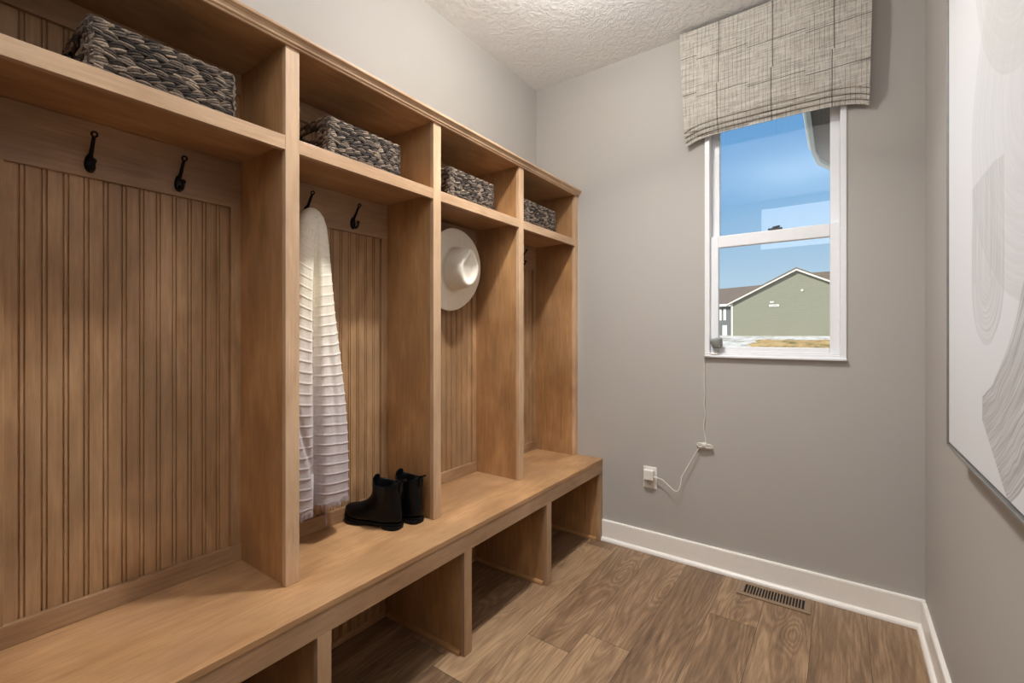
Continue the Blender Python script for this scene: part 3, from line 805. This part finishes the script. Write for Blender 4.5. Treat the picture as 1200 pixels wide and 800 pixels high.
# ------------------------------------------------------------------ roman shade
def make_shade():
    yf = D - 0.062
    sh = thing('roman_shade', ((-0.68 + 0.113) / 2, D, 2.19), 'beige linen roman shade with a dark windowpane check, raised above the window', 'window shade')
    hem = lambda u: 0.034 * (1 - abs(2 * u - 1) ** 6)        # the middle hangs higher than the ends
    def xat(u, z):
        k = (2.79 - z) / 0.59
        return (-0.681 + 0.026 * k) + u * ((0.114 - 0.012 * k) - (-0.681 + 0.026 * k))
    def layer(name, prof, thick=0.0035, lift=1.0, smooth_=True):
        """prof: (y, z) from top to bottom; a hanging layer of cloth with its own thickness and side returns"""
        m = MB(); NU = 60; rings = []
        front, back = [], []
        for (y, z, k) in prof:
            for lst, dy in ((front, 0.0), (back, thick)):
                row = []
                for i in range(NU + 1):
                    u = i / NU
                    row.append((xat(u, z), y + dy + 0.0025 * math.sin(u * 7 + z * 9) * (1 - k * 0.3), z + hem(u) * k * lift))
                lst.append(row)
        for a, b in zip(front, front[1:]): m.loft([a, b], False, False, closed=False)
        for a, b in zip(back, back[1:]): m.loft([a, b], False, False, closed=False)
        m.loft([front[-1], back[-1]], False, False, closed=False); m.loft([front[0], back[0]], False, False, closed=False)
        for e in (0, -1):
            m.loft([[r[e] for r in front], [r[e] for r in back]], False, False, closed=False)
        return m.build(name, LINEN, sh, smooth=False)
    zt = 2.772
    pr = [(yf, zt, 0)] + [(yf - 0.006 * math.sin(PI * i / 12) - 0.004 * (i / 12) ** 2, zt - (zt - 2.262) * i / 12, (i / 12) ** 3) for i in range(1, 13)]
    pr += [(yf - 0.001, 2.254, 1), (yf + 0.012, 2.253, 1)]
    layer('front_panel', pr)
    layer('fold', [(yf + 0.016, 2.34, 1), (yf + 0.007, 2.27, 1), (yf + 0.004, 2.238, 1), (yf + 0.008, 2.230, 1), (yf + 0.020, 2.230, 1)])
    layer('fold', [(yf + 0.026, 2.34, 1), (yf + 0.018, 2.25, 1), (yf + 0.015, 2.218, 1), (yf + 0.019, 2.210, 1), (yf + 0.030, 2.210, 1)])
    layer('hem', [(yf + 0.036, 2.34, 1), (yf + 0.028, 2.24, 1), (yf + 0.026, 2.190, 1)])
    m = MB(); m.box(-0.679, 0.112, yf + 0.004, D - 0.0005, zt - 0.035, zt); m.build('head_rail', LINEN, sh)
    for e, x0 in ((0, -0.680), (1, 0.109)):
        m = MB()
        x1 = xat(e, 2.25)
        rg = [[(x0, yf + 0.003, zt), (x0 + 0.003, yf + 0.003, zt), (x0 + 0.003, D - 0.001, zt), (x0, D - 0.001, zt)],
              [(x1 - 0.004 * e, yf + 0.003, 2.26), (x1 + 0.003 - 0.004 * e, yf + 0.003, 2.26), (x1 + 0.003 - 0.004 * e, yf + 0.030, 2.30), (x1 - 0.004 * e, yf + 0.030, 2.30)]]
        m.loft(rg); m.build('side_return', LINEN, sh)
make_shade()

# ------------------------------------------------------------------ wall outlet, charger, cord, camera on the sill
ou = thing('wall_outlet', (-0.857, D, 0.356), 'white duplex wall outlet low on the grey wall under the window', 'outlet')
m = MB(); m.box(-0.895, -0.819, D - 0.006, D - 0.0003, 0.356, 0.476); m.build('wall_plate', PLASTIC, ou, bevel=0.003, segs=3)
for zc in (0.388, 0.440):
    m = MB(); m.box(-0.874, -0.840, D - 0.0085, D - 0.005, zc - 0.016, zc + 0.016); r = m.build('receptacle', PLASTIC2, ou, bevel=0.004, segs=3)
    if zc < 0.4:
        m = MB(); m.box(-0.8655, -0.8635, D - 0.0092, D - 0.0080, zc, zc + 0.009); m.box(-0.8505, -0.8485, D - 0.0092, D - 0.0080, zc + 0.001, zc + 0.008)
        m.ball((-0.857, D - 0.0085, zc - 0.007), 0.0026, 10, 6, (1, 0.3, 1)); m.build('slot', DARK, r)
m = MB(); m.box(-0.857, -0.853, D - 0.0072, D - 0.0055, 0.4125, 0.4160); m.build('plate_screw', PLASTIC2, ou)
ch = thing('usb_charger', (-0.855, D - 0.03, 0.412), 'white cube phone charger plugged into the upper socket of the wall outlet', 'charger')
m = MB(); m.box(-0.883, -0.829, D - 0.040, D - 0.0088, 0.409, 0.464); m.build('charger_body', PLASTIC, ch, bevel=0.005, segs=3)
m = MB(); m.box(-0.864, -0.862, D - 0.0092, D - 0.0070, 0.436, 0.446); m.box(-0.852, -0.850, D - 0.0092, D - 0.0070, 0.436, 0.446); m.build('prong', SILVER, ch)

yw = D - 0.008
cord = thing('power_cord', (-0.57, D, 0.62), 'thin white cord running from the charger up the wall to the camera', 'cord')
m = MB(); m.tube([(-0.829, D - 0.024, 0.428), (-0.805, D - 0.026, 0.427)], 0.0042, 10); m.tube([(-0.807, D - 0.026, 0.427), (-0.793, D - 0.027, 0.425)], [0.003, 0.0018], 8)
m.build('plug', PLASTIC, cord)
m = MB()
m.tube(catmull([(-0.805, D - 0.026, 0.427), (-0.782, D - 0.030, 0.424), (-0.752, D - 0.034, 0.405), (-0.722, D - 0.036, 0.383), (-0.704, D - 0.037, 0.379), (-0.692, D - 0.036, 0.390), (-0.683, D - 0.034, 0.425),
                (-0.680, D - 0.030, 0.455), (-0.672, D - 0.028, 0.473), (-0.640, D - 0.026, 0.535), (-0.612, D - 0.022, 0.590), (-0.590, D - 0.018, 0.628)], 8), 0.0021, 8)
m.tube(catmull([(-0.566, D - 0.012, 0.648), (-0.565, yw, 0.665), (-0.573, yw, 0.72), (-0.571, yw, 0.76), (-0.566, yw, 0.80), (-0.572, yw, 0.85), (-0.568, yw, 0.90), (-0.571, yw, 0.96), (-0.570, yw, 1.04), (-0.571, D - 0.012, 1.078), (-0.569, D - 0.024, 1.100), (-0.556, D - 0.030, 1.110), (-0.542, D - 0.028, 1.112)], 6), 0.0021, 8)
m.build('cord_run', CORD, cord, smooth=True)
m = MB(); rr = random.Random(11)
for k in range(9):     # flattened skein of spare cord
    dz = rr.uniform(-0.006, 0.006); dy = rr.uniform(-0.006, 0.006); hwid = 0.037 + rr.uniform(-0.004, 0.003)
    pts = []
    for j in range(25):
        a = 2 * PI * j / 24
        pts.append((-0.568 + hwid * math.cos(a), D - 0.018 + dy + 0.005 * math.sin(a + k), 0.636 + dz - 0.05 * hwid * math.cos(a) + 0.0115 * math.sin(a) * (0.45 + 0.55 * abs(math.cos(a)))))
    m.tube(pts, 0.0023, 7)
for k in range(4):
    xx = -0.576 + k * 0.0045
    m.tube([(xx + 0.002 * math.cos(2 * PI * j / 12), D - 0.018 + 0.012 * math.cos(2 * PI * j / 12), 0.637 + 0.013 * math.sin(2 * PI * j / 12)) for j in range(13)], 0.0022, 7)
m.build('cord_bundle', CORD, cord, smooth=True)

cm = thing('security_camera', (-0.520, D - 0.005, 1.103), 'small grey camera on a white stand at the lower left corner of the window', 'camera')
m = MB()
rings = []
for x, r in ((0, 0.004), (0.0005, 0.016), (0.002, 0.0185), (0.006, 0.0185), (0.008, 0.0165), (0.009, 0.007), (0.018, 0.006), (0.030, 0.007)):
    rings.append([(-0.520 + r * math.cos(2 * PI * j / 24), D - 0.003 + r * math.sin(2 * PI * j / 24), 1.1035 + x) for j in range(24)])
m.loft(rings); m.tube(catmull([(-0.521, D - 0.004, 1.110), (-0.548, D - 0.020, 1.112)], 3), 0.003, 8)
m.build('stand', PLASTIC, cm, smooth=True)
def cam_head(prof):
    axis = Vector((-0.20, -0.10, 0.97)).normalized(); u = axis.orthogonal().normalized(); w = axis.cross(u)
    c = Vector((-0.509, D - 0.016, 1.166)); rings = []
    for s, r in prof: rings.append([c + axis * s * 1.02 + (u * math.cos(2 * PI * j / 32) + w * math.sin(2 * PI * j / 32)) * r * 1.08 for j in range(32)])
    m = MB(); m.loft(rings); return m
cam_head([(-0.0255, 0.003), (-0.0250, 0.014), (-0.0230, 0.0195), (-0.018, 0.0228), (0.010, 0.0268), (0.018, 0.0272), (0.022, 0.0255), (0.0245, 0.0200), (0.0255, 0.012), (0.0257, 0.003)]).build('camera_body', CAMGREY, cm, smooth=True)
m = MB(); m.tube([(-0.512, D + 0.007, 1.168), (-0.511, D + 0.013, 1.169)], 0.012, 20); m.build('lens', BLACK, cm)
m = MB(); m.ball((-0.494, D - 0.034, 1.149), 0.0032, 10, 6); m.build('screw_cap', PLASTIC, cm, smooth=True)

# ------------------------------------------------------------------ floor register
fv = thing('floor_register', (-0.247, 2.42, 0), 'brown metal slotted floor register set in the planks by the back baseboard', 'floor vent')
vx0, vx1, vy0, vy1 = -0.393, -0.103, 2.352, 2.484
ox0, ox1, oy0, oy1 = -0.368, -0.128, 2.377, 2.460
m = MB()
m.box(vx0, vx1, vy0, oy0, 0.0005, 0.005); m.box(vx0, vx1, oy1, vy1, 0.0005, 0.005); m.box(vx0, ox0, oy0, oy1, 0.0005, 0.005); m.box(ox1, vx1, oy0, oy1, 0.0005, 0.005)
m.build('register_frame', VENT, fv, bevel=0.0015)
m = MB(); ns = 20
for k in range(1, ns):
    xc = ox0 + (ox1 - ox0) * k / ns
    m.box(xc - 0.0021, xc + 0.0021, oy0, oy1, 0.0008, 0.0045)
m.build('grille_bars', VENT, fv)
m = MB(); m.box(ox0, ox1, oy0, oy1, 0.0002, 0.0008); m.build('duct_shadow_plate', DARK, fv); fv.children[-1].name = 'dark_duct_sheet'  # dark sheet under the bars, standing in for the shade inside the duct

# ------------------------------------------------------------------ framed canvas on the right wall
ay0, ay1, az0, az1 = 0.55, 1.735, 0.902, 2.36
art = thing('framed_canvas', (XR, 0.55, az0), 'large white abstract canvas with grey brush arcs, silver framed, on right wall', 'picture')
m = MB(); f = 0.006
m.box(0.240, XR - 0.001, ay0, ay0 + f, az0, az1); m.box(0.240, XR - 0.001, ay1 - f, ay1, az0, az1)
m.box(0.240, XR - 0.001, ay0 + f, ay1 - f, az0, az0 + f); m.box(0.240, XR - 0.001, ay0 + f, ay1 - f, az1 - f, az1)
m.build('frame', SILVER, art, bevel=0.001)
m = MB(); m.box(0.262, XR - 0.002, ay0 + f, ay1 - f, az0 + f, az1 - f); m.build('frame_backing', FRBLACK, art)
m = MB(); g = 0.005; m.box(0.244, 0.262, ay0 + f + g, ay1 - f - g, az0 + f + g, az1 - f - g); m.build('canvas', ART, art, bevel=0.002)

# ------------------------------------------------------------------ outside
def ground_z(x, y):
    return GR + 1.31 * smooth(3, 44, y)
m = MB(); rows = []
for j in range(61):
    y = D + 0.6 + (j / 60) ** 2 * 140
    rows.append([(-60 + 120 * i / 60, y, ground_z(0, y)) for i in range(61)])
for a, b in zip(rows, rows[1:]): m.loft([a, b], False, False, closed=False)
g = m.build('ground', GROUND); tag(g, 'pale rubble ground outside the window', 'ground', kind='structure')
m = MB(); rows = []
rr = random.Random(2)
for j in range(40):
    y = 9 + j * 0.62
    left = -3.3 - 0.04 * (y - 9) + 0.15 * math.sin(y * 1.7) - max(0, 24 - y) * 0.02
    rows.append([(left + (8 - left) * i / 50, y, ground_z(0, y) + 0.02 + (0.10 * abs(math.sin(i * 1.3 + y)) * rr.random() if 0 < i < 50 and 0 < j < 39 else -0.03)) for i in range(51)])
for a, b in zip(rows, rows[1:]): m.loft([a, b], False, False, closed=False)
tag(m.build('dry_grass', GRASS), 'strip of dry yellow grass on the ground beyond the window', 'grass', kind='stuff')

def make_house_gable():
    y = 45.0; base = 1.0; px, pz = -2.94, 6.52; xl, zl = -7.94, 3.95; xr, zr = 2.3, 3.95
    h = thing('gabled_house', (px, y, base), 'sage grey sided house with a white trimmed gable seen through the lower pane', 'house')
    m = MB(); m.prism([(xl, base - 0.3), (xr, base - 0.3), (xr, zr), (px, pz), (xl, zl)], y, y + 9, 1); m.build('siding', SIDING, h)
    def rake(name, mat, off, w, y0, y1):
        m = MB()
        for (ax, az, bx, bz) in ((xl - 0.35, zl - 0.18, px, pz), (xr + 0.35, zr - 0.18, px, pz)):
            poly = [(ax, az + off), (bx, bz + off), (bx, bz + off + w), (ax, az + off + w)]
            m.prism(poly, y0, y1, 1)
        return m.build(name, mat, h)
    rake('rake_trim', OUTWHITE, 0.0, 0.16, y - 0.30, y - 0.24)
    rake('roof', SHINGLE, 0.14, 0.12, y - 0.32, y + 9.3)
    rake('rake_soffit', SHINGLE, -0.04, 0.1, y - 0.24, y - 0.0)
    m = MB(); m.box(xl - 0.02, xl + 0.12, y - 0.03, y + 0.05, base, zl); m.build('corner_board', OUTWHITE, h)
    m = MB(); m.box(-4.95, -4.20, y - 0.06, y, 3.57, 3.76); v = m.build('wall_vent', OUTWHITE, h); m = MB(); m.box(-4.75, -4.35, y - 0.08, y - 0.05, 3.64, 3.70); m.build('vent_slot', FASCIA, v)
    m = MB(); m.box(-4.88, -4.60, y - 0.06, y, 3.91, 4.03); m.build('wall_vent', OUTWHITE, h)
    m = MB(); m.tube([(-2.55, y, 4.86), (-2.55, y - 0.08, 4.86)], 0.09, 14); m.build('round_vent', OUTWHITE, h)
make_house_gable()
def make_house_left():
    h = thing('row_house', (-11.0, 60.0, 1.0), 'grey two storey house with a brown roof at the left edge behind the gabled house', 'house')
    x1, y0 = -11.0, 60.0
    m = MB(); m.box(x1 - 16, x1 + 0.4, y0, y0 + 9, 0.6, 4.75); m.build('siding', SIDING2, h)
    m = MB(); m.prism([(y0 - 0.5, 4.6), (y0 - 0.5, 4.8), (y0 + 4.5, 7.25), (y0 + 9.5, 4.8), (y0 + 9.5, 4.6), (y0 + 4.5, 7.05)], x1 - 16.4, x1 + 3.2, 0); m.build('roof', SHINGLE, h)
    m = MB(); m.box(x1 - 16.4, x1 + 3.2, y0 - 0.56, y0 - 0.5, 4.55, 4.82); m.build('fascia', OUTWHITE, h)
    for x in (-0.95, -0.35, -2.4, -3.0):
        m = MB(); m.box(x1 + x - 0.17, x1 + x + 0.17, y0 - 0.05, y0, 2.9, 4.3); m.build('window', OUTWHITE, h)
    m = MB(); m.box(x1 - 0.65, x1 - 0.05, y0 - 0.05, y0, 1.0, 2.3); m.build('door', OUTWHITE, h)
    h.rotation_euler.z = math.radians(-24)
make_house_left()
def make_house_right():
    y = 62.0
    h = thing('row_house', (2, y, 1), 'house whose brown roof shows behind the right slope of the gabled house', 'house')
    m = MB(); m.box(-3.0, 12, y, y + 9, 0.6, 5.0); m.build('siding', SIDING2, h)
    m = MB(); m.prism([(-3.9, 4.9), (13, 4.9), (13, 5.1), (-0.75, 8.15), (-2.9, 8.15), (-3.9, 5.1)], y - 0.4, y + 9.4, 1); m.build('roof', SHINGLE, h)
make_house_right()

# eave of this house's own wing, seen at the top right of the window
ev = thing('roof_eave', (-0.1, 4.2, 2.7), 'corner of an overhanging roof eave outside the top right of the window', 'roof eave')
m = MB(); z = 2.755
m.prism([(-0.165, D + 0.13), (-0.185, 4.55), (-0.145, 4.85), (-0.05, 5.13), (0.9, 5.13), (0.9, D + 0.13)], z, z + 0.03, 2); m.build('soffit', SOFFIT, ev)
m = MB(); m.prism([(-0.190, D + 0.13), (-0.190, 4.62), (-0.165, 4.92), (-0.06, 5.20), (-0.045, 5.16), (-0.140, 4.86), (-0.165, 4.58), (-0.165, D + 0.13)], z - 0.03, z + 0.12, 2); m.build('fascia', FASCIA, ev)
m = MB()
gp = [(-0.190, z + 0.0), (-0.205, z + 0.0), (-0.216, z + 0.03), (-0.212, z + 0.06), (-0.222, z + 0.10), (-0.190, z + 0.10)]
m.prism(gp, D + 0.13, 4.60, 1); m.build('gutter', OUTWHITE, ev)
m = MB(); m.prism([(-0.19, z + 0.12), (1.2, z + 0.75), (1.2, z + 0.80), (-0.19, z + 0.15)], D + 0.13, 4.6, 1); m.build('roof_slab', SHINGLE, ev)

# ------------------------------------------------------------------ light
def area(name, loc, rot, sx, sy, power, col, shape='RECTANGLE', spread=PI):
    d = bpy.data.lights.new(name, 'AREA'); d.shape = shape; d.size = sx
    if shape in ('RECTANGLE', 'ELLIPSE'): d.size_y = sy
    d.energy = power; d.color = col; d.spread = spread
    o = bpy.data.objects.new(name, d); C.objects.link(o); o.location = loc; o.rotation_euler = rot; return o
def point_light(name, loc, r, power, col):
    d = bpy.data.lights.new(name, 'POINT'); d.energy = power; d.color = col; d.shadow_soft_size = r
    o = bpy.data.objects.new(name, d); C.objects.link(o); o.location = loc; return o
area('ceiling_downlight', (-0.70, 1.36, CEIL - 0.012), (0, 0, 0), 0.12, 0.12, 18.2, (1.0, 0.975, 0.95), 'DISK', math.radians(122))
point_light('ceiling_wash_fill', (-0.80, 1.54, CEIL - 0.125), 0.045, 19, (1.0, 0.99, 0.95))  # added fill washing the ceiling and upper walls, no fixture of its own
area('rear_reflection_panel', (-0.255, YR + 0.03, 2.44), (PI / 2, 0, 0), 1.0, 0.48, 4, (0.95, 0.97, 1.0))  # added light panel: gives the bright rectangle reflected in the panes, plus fill
area('upward_fill', (-0.3, 0.0, 1.9), (PI, 0, 0), 0.6, 0.6, 21, (0.95, 0.98, 1.0), 'RECTANGLE', math.radians(150))  # unseen up-facing fill, added to brighten the ceiling
sun = bpy.data.lights.new('sun', 'SUN'); sun.energy = 6.0; sun.angle = math.radians(0.6); sun.color = (1.0, 0.93, 0.82)
so = bpy.data.objects.new('sun', sun); C.objects.link(so); so.rotation_euler = Vector((0.35, 0.75, -0.62)).to_track_quat('-Z', 'Y').to_euler()

w = bpy.data.worlds.new('sky'); S.world = w; w.use_nodes = True; nt = w.node_tree
bg = nt.nodes['Background']; tc = nt.nodes.new('ShaderNodeTexCoord'); sp = nt.nodes.new('ShaderNodeSeparateXYZ')
L(nt, tc.outputs['Generated'], sp.inputs[0])
sky = ramp(nt, sp.outputs[2], [(0.0, (216, 233, 245)), (0.10, (190, 220, 242)), (0.25, (134, 187, 233)), (0.5, (88, 154, 220))])
L(nt, sky, bg.inputs[0]); bg.inputs[1].default_value = 1.0

# ------------------------------------------------------------------ camera
cd = bpy.data.cameras.new('camera'); cam = bpy.data.objects.new('camera', cd); C.objects.link(cam); S.camera = cam
F = 537.0
cd.sensor_width = 36.0; cd.lens = F / 1200 * 36.0; cd.shift_y = -8.5 / 1200; cd.clip_start = 0.02; cd.clip_end = 500
cam.location = (0, 0, 1.21); cam.rotation_euler = (PI / 2, 0, math.atan2(384.2, F))
S.view_settings.view_transform = 'Standard'; S.view_settings.look = 'None'; S.view_settings.gamma = 1.0
S.view_settings.exposure = 0.0; S.view_settings.use_curve_mapping = False
